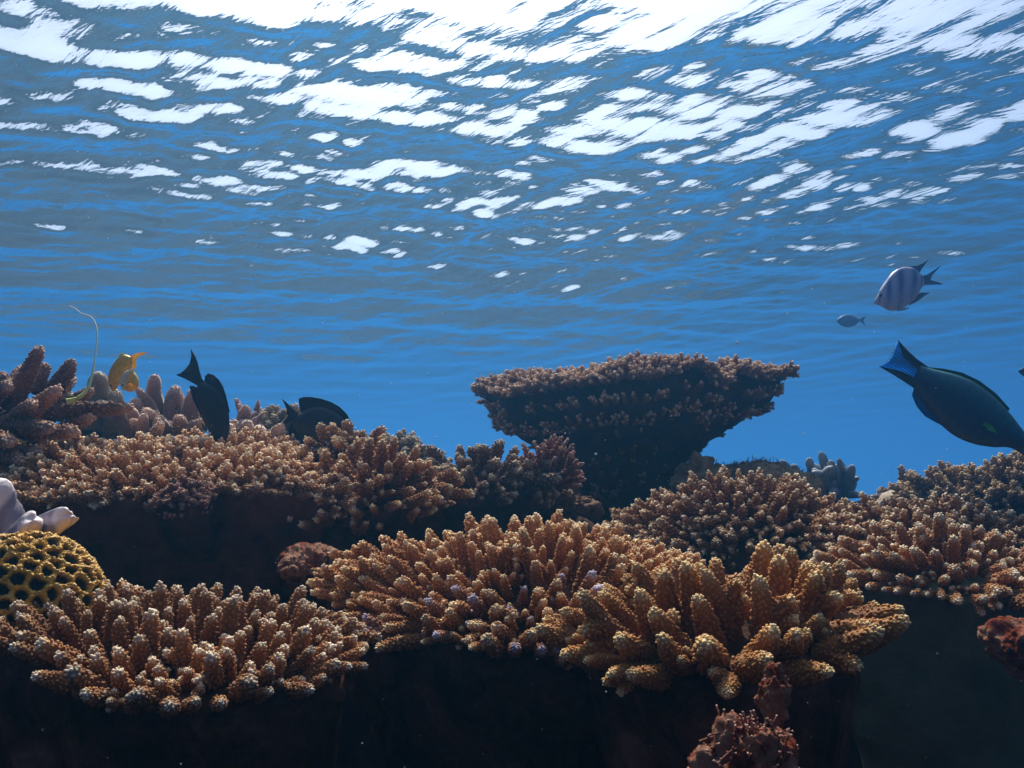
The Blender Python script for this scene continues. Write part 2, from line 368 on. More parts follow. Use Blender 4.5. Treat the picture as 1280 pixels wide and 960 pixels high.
def plate_colony(name, label, cat, C, rx, ry, stalk, stalk_r=0.3, dome=0.02, tiltx=0.0, tilty=0.0, edge=0.12, thick=0.012,
                 spacing=0.02, L=0.04, r0=0.007, r1=0.005, out=0.9, seed=1, mat=None, mat2=None, frac2=0.0, under=None, group=None,
                 fork=0.4, nvar=8, sizevar=0.2, pw=1.6, prof=1.0, domepow=2.0, rimlen=0.8, under_nubs=0, rim_nubs=24, rim_rings=1, rocky=0.7, infill=0.45, dip=None, lean=(0, 0, 0), stalk_off=(0, 0), yaw=0.0, **kw):
    """Plate or dome shaped colony. C = centre of the living surface; stalk = depth of the foot below it."""
    rs = np.random.RandomState(seed)
    C = np.asarray(C, float)
    foot = C - np.array([-stalk_off[0], -stalk_off[1], stalk])
    root = empty(name, foot, label, cat, group)
    ph0 = rs.rand(5) * 6.28; am = edge * np.array([0.5, 0.45, 0.35, 0.3, 0.22])
    def Rf(ph): return 1 + sum(am[k] * np.sin((k + 2) * ph + ph0[k]) for k in range(5))
    cy, sy = math.cos(yaw), math.sin(yaw)
    def surf(rho, ph):
        R = Rf(ph) * rho
        x0 = rx * R * np.cos(ph); y0 = ry * R * np.sin(ph)
        x = x0 * cy - y0 * sy; y = x0 * sy + y0 * cy
        z = dome * (1 - rho ** domepow) + tiltx * x + tilty * y
        if dip: z = z - dip[1] * np.exp(-((x - dip[0]) / dip[2]) ** 2) + dip[3] * ss(dip[0], dip[0] + 2 * dip[2], x)
        p = np.stack([x, y, z + 0 * x], -1)
        p[..., 2] += 0.12 * min(rx, ry) * vnoise(p + seed * 3.1, 9.0) * (0.3 + 0.7 * rho)
        return p
    seg = 96
    ph = np.arange(seg) * 2 * math.pi / seg
    rings = []
    for rho in np.linspace(0.02, 1.0, 14): rings.append(surf(np.full(seg, rho), ph))
    # underside: from rim inwards and down to the foot
    fo = foot - C
    for k, u in enumerate(np.linspace(0.03, 1.0, 26)):
        s = 1 - u
        rim = surf(np.full(seg, 1.0), ph)
        sr = stalk_r + (1 - stalk_r) * s ** prof
        flare = 1.0 + 0.15 * max(0, (u - 0.85) / 0.15) ** 2
        q = rim.copy()
        q[:, 0] = rim[:, 0] * sr * flare + fo[0] * u ** 1.3; q[:, 1] = rim[:, 1] * sr * flare + fo[1] * u ** 1.3
        z_rim = rim[:, 2] - thick * min(1, u * 18)
        q[:, 2] = z_rim * s ** 0.8 + (fo[2] - 0.02) * u ** (1.0) * 1.0
        rad = np.sin(ph * 34 + 3 * np.sin(ph * 5)) * 0.035 + 0.18 * vnoise(q + seed, 40) + 0.13 * vnoise(q + seed, 14) + rocky * u * (0.5 * vnoise(q + seed, 22) + 0.35 * vnoise(q - seed, 55))
        amp = 0.9 * math.sin(math.pi * min(1, u * 1.4 + 0.08)) * 0.6 + 0.25
        q[:, :2] *= (1 + rad * amp * 0.5)[:, None]
        rings.append(q)
    P = np.stack(rings, 0)
    V = P.reshape(-1, 3) - fo
    nr = len(rings)
    F = grid_faces(nr, seg, True)[:, ::-1]
    V = np.concatenate([V, [[*(surf(np.array([0.0]), np.array([0.0]))[0] - fo)]]])
    cap = np.array([(i, (i + 1) % seg, nr * seg) for i in range(seg)])
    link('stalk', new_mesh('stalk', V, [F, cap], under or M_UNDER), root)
    # branch positions: jittered poisson-ish by dart throwing on the surface
    pts = []; target = int(math.pi * rx * ry / spacing ** 2 * 3)
    cell = {}
    for _ in range(target * 6):
        rho = math.sqrt(rs.rand()); a = rs.rand() * 6.28
        p = surf(np.array([rho]), np.array([a]))[0]
        key = (int(p[0] // spacing), int(p[1] // spacing)); ok = True
        for dx in (-1, 0, 1):
            for dy in (-1, 0, 1):
                for q in cell.get((key[0] + dx, key[1] + dy), ()):
                    if np.linalg.norm(q - p) < spacing * (0.92 - 0.25 * rho): ok = False; break
                if not ok: break
            if not ok: break
        if ok: cell.setdefault(key, []).append(p); pts.append((p, rho, a))
    items = []; big = len(pts)
    for _ in range(int(big * infill)):
        rho = math.sqrt(rs.rand()); a = rs.rand() * 6.28; pts.append((surf(np.array([rho]), np.array([a]))[0], rho, a))
    for kk, (p, rho, a) in enumerate(pts):
        e = 0.01
        p1 = surf(np.array([rho + e]), np.array([a]))[0]; p2 = surf(np.array([rho]), np.array([a + e]))[0]
        n = np.cross(p1 - p, p2 - p); n /= (np.linalg.norm(n) + 1e-12)
        radial = np.array([math.cos(a) * rx, math.sin(a) * ry, 0]); radial = np.array([radial[0] * cy - radial[1] * sy, radial[0] * sy + radial[1] * cy, 0]); radial /= np.linalg.norm(radial) + 1e-9
        o = out * rho ** pw
        d = n * (1 - 0.75 * o) + radial * o + np.array([0, 0, 0.25]) * (1 - o) + rs.normal(0, 0.10, 3) + np.asarray(lean)
        d /= np.linalg.norm(d)
        s = (1 + sizevar * rs.normal()) * (1 - (1 - rimlen) * rho ** 3); s = min(max(s, 0.55), 1.3) if kk < big else 0.35 + 0.25 * rs.rand()
        items.append((p - fo - d * 0.004, d, s))
    if under_nubs:
        rr2 = np.random.RandomState(seed + 9)
        for _ in range(under_nubs):
            i = rr2.randint(15, 36); j = rr2.randint(seg)
            p = P[i, j]; d = P[i, j] * np.array([1, 1, 0]); d /= np.linalg.norm(d) + 1e-9
            d = d * 1.0 + rr2.normal(0, 0.3, 3) + np.array([0, 0, 0.4])
            items.append((p - fo - d * 0.006, d / np.linalg.norm(d), 0.35 + 0.25 * rr2.rand()))
    rr3 = np.random.RandomState(seed + 19)
    for _ in range(rim_nubs):
        i = rr3.randint(14, 14 + rim_rings); j = rr3.randint(seg)
        p = P[i, j]; d = P[i, j] * np.array([1, 1, 0]); d /= np.linalg.norm(d) + 1e-9
        d = d + rr3.normal(0, 0.2, 3) + np.array([0, 0, 0.45 - 0.12 * (i - 14)])
        items.append((p - fo - d * 0.008, d / np.linalg.norm(d), (0.75 - 0.08 * (i - 14)) * (0.8 + 0.3 * rr3.rand())))
    var = branch_variants(nvar, seed + 31, L, r0, r1, fork, **kw)
    kl = dict(kw); kl['lod'] = 5; kl['rings'] = 10; kl['seg'] = 9; kl['nsp'] = kw.get('nsp', 0.0038) * 1.15
    low = branch_variants(5, seed + 77, L, r0, r1, fork * 0.7, **kl)
    put_branches(root, foot, var, low, items, mat, mat2, frac2, seed)
    return root

# ---------------------------------------------------------------- the coral colonies
def build_corals():
    near = dict(nub=0.00115, nsp=0.0027, rings=18, rim_nubs=0)
    plate_colony('branching_coral', 'pinkish brown coral plate of upright white-tipped fingers, beside the yellow star coral', 'coral', at(230, 812, 0.66),
                 0.126, 0.098, stalk=0.32, stalk_r=0.25, dome=0.006, tilty=0.15, tiltx=-0.03, spacing=0.0150, L=0.031, r0=0.0055, r1=0.0030, out=0.95, pw=2.2,
                 seed=3, mat=M_PINK, fork=0.35, **near)
    plate_colony('branching_coral', 'broad tan finger coral with bluish tips, in front of the table coral', 'coral', at(664, 738, 0.80),
                 0.148, 0.13, stalk=0.34, stalk_r=0.3, dome=0.022, tilty=0.30, spacing=0.0155, L=0.037, r0=0.0056, r1=0.0030, out=1.1, pw=1.5,
                 seed=5, mat=M_FRONT, mat2=M_BLUETIP, frac2=0.30, fork=0.45, **near)
    plate_colony('thick_finger_coral', 'coral with the thickest blunt knobbly fingers, olive tan, in the foreground', 'coral', at(905, 800, 0.66),
                 0.104, 0.082, stalk=0.32, stalk_r=0.22, dome=0.016, tilty=0.16, spacing=0.0230, L=0.046, r0=0.0108, r1=0.0040, sizevar=0.12, out=1.05, pw=2.0,
                 seed=8, mat=M_THICK, rim_nubs=0, infill=0.25, fork=0.3, nub=0.00135, nsp=0.0033, rings=22, seg=20, lump=0.12)
    plate_colony('branching_coral', 'coral spray with cream white tips above the pinkish rock at the edge', 'coral', at(1185, 722, 0.93),
                 0.125, 0.090, stalk=0.34, stalk_r=0.35, dome=0.02, tilty=0.2, spacing=0.0165, L=0.036, r0=0.0054, r1=0.0038, out=1.25, pw=1.2,
                 seed=12, mat=M_PALE, fork=0.5, under=M_UNDER_GREEN, **near)
    plate_colony('branching_coral', 'dark brown finger coral hump between the table coral foot and the grey dome', 'coral', at(935, 682, 1.22),
                 0.175, 0.13, stalk=0.2, stalk_r=0.6, dome=0.062, tilty=0.08, tiltx=-0.04, spacing=0.0162, L=0.038, r0=0.0052, r1=0.0032, out=1.0, pw=1.0,
                 seed=14, mat=M_RIGHT, fork=0.5, nub=0.0017, nsp=0.0042)
    plate_colony('branching_coral', 'low brown coral band below the grey dome, reaching the picture edge', 'coral', at(1180, 688, 1.18),
                 0.165, 0.12, stalk=0.2, stalk_r=0.6, dome=0.035, tilty=0.16, tiltx=-0.08, spacing=0.0162, L=0.036, r0=0.0052, r1=0.0032, out=1.1, pw=1.0,
                 seed=16, mat=M_RIGHT, fork=0.5, nub=0.0017, nsp=0.0042)
    plate_colony('branching_coral', 'finger coral clump below the second dark fish, fingers fanning sideways', 'coral', at(455, 638, 1.08),
                 0.095, 0.085, stalk=0.2, stalk_r=0.5, dome=0.040, tilty=0.12, tiltx=0.18, spacing=0.0165, L=0.046, r0=0.0058, r1=0.0034, out=1.1, pw=1.1,
                 seed=18, mat=M_FRONT, fork=0.4, nub=0.0016, nsp=0.0038)
    plate_colony('branching_coral', 'shadowy grey brown finger coral left of the table coral foot', 'coral', at(600, 618, 1.28),
                 0.092, 0.08, stalk=0.2, stalk_r=0.6, dome=0.035, tilty=0.05, spacing=0.0210, L=0.046, r0=0.0072, r1=0.0055, out=1.0, pw=1.0,
                 seed=20, mat=M_GREY, fork=0.4, nub=0.0018, nsp=0.0046)
    plate_colony('branching_coral', 'wide shelf of short tan fingers under the dark fish and staghorn', 'coral', at(235, 592, 1.10),
                 0.245, 0.15, stalk=0.13, stalk_r=0.45, dome=0.012, tilty=0.30, tiltx=-0.02, edge=0.2, spacing=0.0150, L=0.029, r0=0.0046, r1=0.0032, out=1.0, pw=1.4,
                 seed=22, mat=M_SHELF, under=M_UNDER_BROWN, fork=0.45, nub=0.0015, nsp=0.0038)
    plate_colony('branching_coral', 'small rounded tan clump rising at the end of the shelf, beside the second dark fish', 'coral', at(432, 572, 1.14),
                 0.042, 0.04, stalk=0.12, stalk_r=0.7, dome=0.02, spacing=0.0150, L=0.028, r0=0.0054, r1=0.0045, out=1.0, pw=1.0,
                 seed=24, mat=M_SHELF, fork=0.4, nub=0.0015, nsp=0.0038)
    plate_colony('branching_coral', 'bushy reddish knob hanging under the tan shelf', 'coral', at(232, 622, 0.97),
                 0.030, 0.024, stalk=0.05, stalk_r=0.6, dome=0.012, tilty=0.5, spacing=0.009, L=0.014, r0=0.0034, r1=0.0026, out=1.1, pw=0.8,
                 seed=26, mat=M_RED, fork=0.5, nub=0.0012, nsp=0.0030, stalk_off=(0.0, 0.05))
    plate_colony('branching_coral', 'cream coral tuft seen just beyond the second dark fish', 'coral', at(500, 578, 1.55),
                 0.085, 0.06, stalk=0.15, stalk_r=0.7, dome=0.03, tiltx=-0.2, spacing=0.0150, L=0.026, r0=0.0055, r1=0.0045, out=1.0, pw=1.0,
                 seed=28, mat=M_CREAM, fork=0.4, nub=0.0022, nsp=0.0055)
    # the table coral
    plate_colony('table_coral', 'large table coral spread like a mushroom on one dark stalk, against open blue water', 'table coral', at(788, 490, 1.70),
                 0.285, 0.20, stalk=0.205, stalk_r=0.28, dome=0.018, tiltx=0.040, tilty=0.0, edge=0.07, spacing=0.0165, L=0.036, r0=0.0054, r1=0.0036, out=0.95, pw=2.5, prof=2.3, sizevar=0.1, rocky=0.25, rim_nubs=420, rim_rings=3, dip=(.125, .034, .024, .006),
                 seed=40, mat=M_TABLE, under=M_UNDER_TABLE, fork=0.6, nub=0.0018, nsp=0.0046, thick=0.05, under_nubs=170, rimlen=0.9, nvar=7, stalk_off=(-0.02, 0.0))
    # far bushes on the right
    for (px, py, d, rx, sd, lab) in ((1190, 636, 1.72, 0.09, 51, 'olive brown bush coral right behind the grey dome'),
                                 (1268, 634, 1.66, 0.10, 52, 'olive brown bush coral at the picture edge under the blue-tailed fish'),
                                 (1128, 628, 2.05, 0.045, 53, 'small hazy bush coral just showing left of the grey dome')):
        plate_colony('bush_coral', lab, 'coral', at(px, py, d), rx, rx * 0.8, stalk=0.2, stalk_r=0.7, dome=rx * 0.6, spacing=0.019, L=0.045, r0=0.0060, r1=0.0045, out=0.9, pw=1.0,
                     seed=sd, mat=M_FAR, fork=0.8, nub=0.0024, nsp=0.0065, group='olive bush corals behind the brown ridge')

def from_sticks(name, label, cat, sticks, mat, group=None, body=None, seed=1, foot=None, part='branch', **kw):
    """Colony of individually placed branches; each stick = (base px,py,depth), (tip px,py,depth), base radius, tip radius."""
    rs = np.random.RandomState(seed)
    B = [at(*s[0]) for s in sticks]; foot = np.array(foot) if foot is not None else np.mean(B, 0)
    root = empty(name, foot, label, cat, group)
    for s, b in zip(sticks, B):
        t = at(*s[1]); d = t - b; Ln = np.linalg.norm(d)
        p = finger(Ln, s[2], s[3], rs, **kw)
        p = xf(p, rotz_to(d, rs.rand() * 6), b - foot)
        link(part, mesh_of(part, p, mat), root)
    return root

# ---------------------------------------------------------------- other reef life
def lobed_corals():
    k = dict(nub=0.0014, nsp=0.0036, rings=24, seg=18, lump=0.30, out_tilt=0.6, tipcap=0.5, bend=0.25)
    def more(S, n, seed):            # slimmer lobes crowding round the big ones
        r = np.random.RandomState(seed); out = [(b, t, r0 * .85, r1 * .72) for b, t, r0, r1 in S]
        for _ in range(n):
            b, t, r0, r1 = S[r.randint(len(S))]; j = r.normal(0, 7, 4); q = r.uniform(.65, .95); z = r.normal(0, .03)
            out.append(((b[0] + j[0], b[1] + j[1] * .5, b[2] + z), (b[0] + (t[0] - b[0]) * q + j[2] * 1.3, b[1] + (t[1] - b[1]) * q + j[3] * .5, t[2] + z), r0 * .62, r1 * .5))
        return out
    D = 1.12
    sticks = [((14, 512, D), (49, 432, D - .02), .0120, .0070), ((55, 505, D + .03), (95, 453, D + .02), .0125, .0075),
              ((47, 492, D + .02), (56, 455, D + .03), .0080, .0060), ((4, 536, D - .05), (79, 490, D - .08), .0125, .0070),
              ((60, 516, D), (168, 507, D - .02), .0105, .0070), ((30, 540, D - .06), (102, 539, D - .09), .0100, .0070),
              ((24, 500, D), (-2, 468, D), .0100, .0070), ((-25, 560, D - .06), (24, 576, D - .12), .0110, .0080),
              ((-10, 520, D), (28, 462, D + .06), .0110, .0075), ((0, 530, D - .03), (62, 540, D - .13), .0100, .0070),
              ((-30, 545, D - .05), (12, 548, D - .13), .0110, .0075), ((-20, 500, D), (16, 484, D - .05), .0110, .0070),
              ((30, 530, D), (95, 470, D + .10), .0100, .0070), ((50, 522, D + .04), (118, 492, D + .02), .0095, .0065),
              ((-20, 575, D - .05), (50, 560, D - .1), .0110, .0075), ((-50, 560, D), (-30, 440, D), .0120, .0075),
              ((60, 545, D + .02), (120, 520, D - .02), .0090, .0060), ((20, 525, D - .04), (42, 500, D - .11), .0085, .0060)]
    r = from_sticks('staghorn_coral', 'spiky mauve brown staghorn coral of long thick knobbly arms in the picture corner', 'coral', sticks, M_STAG,
                seed=61, nub=0.0021, nsp=0.0052, rings=22, seg=16, bend=0.05, out_tilt=1.1)
    E = 1.34
    s1 = [((200, 560, E), (181, 474, E), .0170, .0140), ((212, 560, E), (216, 482, E - .02), .0180, .0140), ((214, 550, E - .03), (204, 520, E - .09), .0140, .0120),
          ((232, 560, E), (243, 492, E + .01), .0170, .0140), ((180, 555, E - .02), (166, 500, E - .05), .0160, .0130), ((222, 560, E - .03), (232, 515, E - .07), .0150, .0120),
          ((165, 550, E), (150, 500, E), .0170, .0140), ((195, 560, E - .04), (186, 515, E - .1), .0150, .0125), ((240, 560, E), (262, 505, E + .03), .0150, .0130),
          ((205, 560, E + .04), (196, 482, E + .05), .0160, .0130)]
    from_sticks('lobe_coral', 'fuzzy pinkish coral of fat upright lobes behind the nose-down dark fish', 'coral', more(s1, 16, 1), M_LOBE, seed=62, part='lobe', group='fuzzy lobed corals', **k)
    s2 = [((268, 575, E), (300, 520, E), .0160, .0130), ((275, 575, E - .03), (322, 530, E - .05), .0165, .0140), ((285, 580, E - .04), (342, 542, E - .08), .0165, .0145),
          ((290, 585, E - .08), (352, 560, E - .12), .0155, .0140), ((280, 570, E + .02), (318, 514, E + .03), .0150, .0120), ((262, 570, E - .02), (284, 528, E - .05), .0160, .0130),
          ((300, 585, E), (330, 560, E - .12), .0150, .0130), ((305, 560, E + .05), (316, 501, E + .05), .0090, .0065), ((260, 580, E - .08), (300, 545, E - .13), .0150, .0130)]
    from_sticks('lobe_coral', 'fuzzy pinkish coral of sideways-leaning fat lobes between the two dark fish', 'coral', more(s2, 16, 2), M_LOBE, seed=63, part='lobe', group='fuzzy lobed corals', **k)
    s3 = [((118, 540, E + .06), (126, 468, E + .06), .0260, .0200), ((140, 545, E + .05), (148, 490, E + .03), .0200, .0160), ((100, 540, E + .06), (100, 490, E + .06), .0200, .0150)]
    from_sticks('lobe_coral', 'pale cream lobed coral just behind the yellow fish and the staghorn', 'coral', more(s3, 6, 3), M_CREAM, seed=64, part='lobe', group='fuzzy lobed corals', **k)
    plate_colony('branching_coral', 'short cream branches behind the second dark fish tail', 'coral', at(350, 546, 1.50), 0.06, 0.05, stalk=0.15, stalk_r=0.7, dome=0.035,
                 spacing=0.016, L=0.030, r0=0.0058, r1=0.0045, out=1.0, pw=1.0, seed=65, mat=M_CREAM, fork=0.6, nub=0.0022, nsp=0.0055)
    # blue grey finger coral far behind the rock ridge
    rs = np.random.RandomState(5); F = 2.45; s4 = []
    for i, (bx, tx, ty) in enumerate([(1024, 996, 580), (1030, 1003, 573), (1034, 1012, 568), (1038, 1024, 570), (1042, 1034, 566), (1046, 1043, 571), (1048, 1052, 575), (1050, 1062, 578), (1050, 1072, 588), (1048, 1066, 600), (1040, 1030, 585), (1044, 1046, 588), (1046, 1058, 594)]):
        s4.append(((bx, 622, F), (tx, ty + 8, F - 0.08 * (i % 3)), .0105, .0125))
        s4.append(((bx + 3, 622, F), (tx + 6 - 3 * (i % 3), ty + 14, F - 0.05 * (i % 4)), .0095, .0110))
    for tx, ty in ((984, 574), (992, 580)): s4.append(((tx + 8, 610, F), (tx, ty, F), .0120, .0120))
    k4 = dict(k); k4['lump'] = 0.2; k4['nub'] = 0.001; k4['nsp'] = .006
    from_sticks('finger_coral', 'bluish grey coral with stubby rounded fingers showing beyond the algae-covered ridge', 'coral', s4, M_BLUEGREY, seed=66, part='finger', **k4)
    # fan of thin reddish branches under the table coral
    rs = np.random.RandomState(9); G = 1.27; s5 = []
    for i in range(70):
        a = math.radians(rs.uniform(-88, 88)); l = 40 + 16 * rs.rand(); q = rs.uniform(-0.09, 0.05)
        bx, by = 682 + 6 * rs.normal(), 606 + 8 * rs.rand()
        s5.append(((bx, by, G), (bx + math.sin(a) * l, by - math.cos(a) * l * 1.15, G + q), .0036, .0026))
    from_sticks('fan_coral', 'small reddish fan of thin radiating branches tucked under the table coral', 'coral', s5, M_RED, seed=67, nub=0.0016, nsp=0.0042, rings=14, seg=9, bend=.2)

def star_coral():
    C = at(20, 770, 0.70); R = 0.062
    n = 360; rs = np.random.RandomState(3)
    i = np.arange(n) + .5; phi = np.arccos(1 - 2 * i / n); th = math.pi * (1 + 5 ** .5) * i
    S = np.stack([np.cos(th) * np.sin(phi), np.sin(th) * np.sin(phi), np.cos(phi)], -1) + rs.normal(0, .032, (n, 3))
    S /= np.linalg.norm(S, axis=1, keepdims=True); size = 0.75 + 0.5 * rs.rand(n)
    nu, nv = 300, 420
    u = np.linspace(0.001, 0.72 * math.pi, nu)[:, None]; v = (np.arange(nv) * 2 * math.pi / nv)[None]
    P = np.stack([np.sin(u) * np.cos(v), np.sin(u) * np.sin(v), np.cos(u) + 0 * v], -1).reshape(-1, 3)
    dd = np.empty(len(P)); an = np.empty(len(P)); df = np.empty(len(P))
    for a in range(0, len(P), 20000):
        b = P[a:a + 20000]; dot = b @ S.T; k = dot.argmax(1); A2 = np.arccos(np.clip(-np.partition(-dot, 1, axis=1)[:, :2], -1, 1)); A2.sort(axis=1); df[a:a + 20000] = (A2[:, 1] - A2[:, 0]) / 0.19; d = A2[:, 0] / 0.19
        rel = b - S[k]; e1 = np.cross(S[k], [0.3, 0.5, 0.8]); e1 /= np.linalg.norm(e1, axis=1, keepdims=True); e2 = np.cross(S[k], e1)
        an[a:a + 20000] = np.arctan2((rel * e1).sum(1), (rel * e2).sum(1)); dd[a:a + 20000] = d
    wob = 1 + 0.10 * vnoise(P * 30, 1)
    d = dd * wob
    df = df * wob + 0.05 * vnoise(P * 22, 1); wall = 1 - ss(0.16, 0.52, df)
    septa = np.sin(an * 11) * np.exp(-((df - 0.30) / 0.16) ** 2)
    h = -0.07 * (1 - wall) + 0.012 * septa  + 0.05 * fbm(P, 2.2, 2) + 0.022 * vnoise(P, 45) + 0.012 * vnoise(P, 110)
    V = P * (1 + h)[:, None] * R * np.array([1.12, 1.0, 1.0])
    tip = np.clip(wall * 0.72 + 0.10 * septa + 0.18 * vnoise(P, 20) * wall + 0.12 * (1 - ss(0, .15, df)), 0, 1)
    m, nt, out = nt_new('star_coral_skin'); L = nt.links
    a = N(nt, 'ShaderNodeAttribute', attribute_name='tip')
    r = ramp(nt, [(0.0, (0.006, 0.014, 0.010)), (0.30, (0.035, 0.06, 0.012)), (0.58, (0.55, 0.26, 0.006)), (0.85, (0.80, 0.46, 0.05)), (1.0, (0.75, 0.42, 0.20))], a.outputs['Fac'])
    tc = N(nt, 'ShaderNodeTexCoord'); n2 = N(nt, 'ShaderNodeTexNoise', i_Scale=420.0, i_Detail=4.0); L.new(tc.outputs['Object'], n2.inputs['Vector'])
    bp = N(nt, 'ShaderNodeBump', i_Strength=1.0, i_Distance=0.003); L.new(n2.outputs['Fac'], bp.inputs['Height'])
    b = N(nt, 'ShaderNodeBsdfPrincipled'); b.inputs['Roughness'].default_value = 0.5; L.new(r.outputs[0], b.inputs['Base Color']); L.new(bp.outputs[0], b.inputs['Normal']); L.new(b.outputs[0], out.inputs[0])
    o = link('star_coral', new_mesh('star_coral', V, grid_faces(nu, nv, True), m, {'tip': tip}), loc=C)
    tag(o, 'domed yellow star coral pitted with dark green cups, behind the pinkish finger coral', 'coral')
    # smooth grey dome far right
    C = at(1133, 622, 1.85); nu, nv = 70, 120
    u = np.linspace(0.001, 0.6 * math.pi, nu)[:, None]; v = (np.arange(nv) * 2 * math.pi / nv)[None]
    P = np.stack([np.sin(u) * np.cos(v), np.sin(u) * np.sin(v), np.cos(u) + 0 * v], -1).reshape(-1, 3)
    V = P * (1 + 0.12 * fbm(P, 1.6, 3) + 0.03 * np.sin(P[:, 0:1].ravel() * 9 + 3 * P[:, 2]))[:, None] * np.array([.062, .06, .045])
    o = link('boulder_coral', new_mesh('boulder_coral', V, grid_faces(nu, nv, True), coral_mat('dome_coral', (.16, .13, .09), (.30, .24, .17), (.40, .33, .24)), {'tip': 0.5 + 0.4 * fbm(P, 3, 3)}), loc=C - np.array([0, 0, .02]))
    tag(o, 'smooth grey brown dome coral rising above the brown coral ridge', 'coral')

def leather_coral():
    m, nt, out = nt_new('leather_coral_skin'); L = nt.links
    a = N(nt, 'ShaderNodeAttribute', attribute_name='tip')
    tc = N(nt, 'ShaderNodeTexCoord'); n2 = N(nt, 'ShaderNodeTexNoise', i_Scale=60.0, i_Detail=5.0); L.new(tc.outputs['Object'], n2.inputs['Vector'])
    ad = N(nt, 'ShaderNodeMath', operation='MULTIPLY_ADD'); L.new(n2.outputs['Fac'], ad.inputs[0]); ad.inputs[1].default_value = 0.3; L.new(a.outputs['Fac'], ad.inputs[2])
    r = ramp(nt, [(0.1, (0.15, 0.13, 0.17)), (0.5, (0.30, 0.27, 0.34)), (1.0, (0.78, 0.68, 0.70))], ad.outputs[0])
    bp = N(nt, 'ShaderNodeBump', i_Strength=0.9, i_Distance=0.0030); L.new(n2.outputs['Fac'], bp.inputs['Height'])
    b = N(nt, 'ShaderNodeBsdfPrincipled'); b.inputs['Roughness'].default_value = 0.55; L.new(r.outputs[0], b.inputs['Base Color']); L.new(bp.outputs[0], b.inputs['Normal']); L.new(b.outputs[0], out.inputs[0])
    foot = at(10, 720, .80); root = empty('leather_coral', foot, 'lilac grey leather coral with pale folded lips above the yellow star coral', 'coral')
    def lobe(pts, rad, lip, seed):
        pts = np.array([at(*p) for p in pts]); n = 40; t = np.linspace(0, 1, n)
        kk = np.linspace(0, 1, len(pts)); C = np.stack([np.interp(t, kk, pts[:, i]) for i in range(3)], -1)
        for _ in range(6): C[1:-1] = (C[:-2] + C[2:] + 2 * C[1:-1]) / 4
        seg = 48; ph = np.arange(seg) * 2 * math.pi / seg; out_r = []
        T = np.gradient(C, axis=0); T /= np.linalg.norm(T, axis=1, keepdims=True)
        for i in range(n):
            R = rotz_to(T[i]); e = lip * ss(.55, 1, t[i])
            rr = np.interp(t[i], kk, rad) * (1 + e * 0.35 * np.sin(3 * ph + seed) + 0.08 * np.sin(2 * ph + seed * 2))
            off = e * 0.008 * np.sin(3 * ph + seed + 1.3)
            out_r.append(C[i] + (np.cos(ph) * rr)[:, None] * R[:, 0] + (np.sin(ph) * rr * 0.62)[:, None] * R[:, 1] + off[:, None] * R[:, 2])
        last = out_r[-1]; c = last.mean(0)                       # roll the lip over and dish the top
        for s_, dz in ((0.96, .0030), (0.88, .0055), (0.76, .0078), (0.60, .0095), (0.42, .0105), (0.2, .0110), (0.01, .0112)):
            out_r.append(c + (last - c) * s_ + T[-1] * dz)
        P = np.stack(out_r); P = P + (0.0022 * vnoise(P + seed, 70) + 0.0006 * vnoise(P + seed, 400))[..., None]
        tip = np.repeat(np.concatenate([0.15 + 0.75 * ss(.8, 1, t), np.full(7, 0.85)]), seg)
        link('lobe', new_mesh('lobe', P.reshape(-1, 3) - foot, grid_faces(len(out_r), seg, True), m, {'tip': tip}), root)
    lobe([(0, 740, .80), (10, 690, .80), (8, 655, .79), (2, 632, .78), (-4, 618, .77)], [.022, .022, .019, .017, .015], 0.1, 1)
    lobe([(-5, 725, .80), (14, 695, .78), (28, 668, .76), (38, 656, .75)], [.020, .019, .017, .013], 0.35, 2.2)
    lobe([(10, 715, .82), (30, 690, .79), (52, 666, .77), (68, 655, .765), (81, 649, .76)], [.020, .018, .014, .011, .0085], 0.4, 4.1)

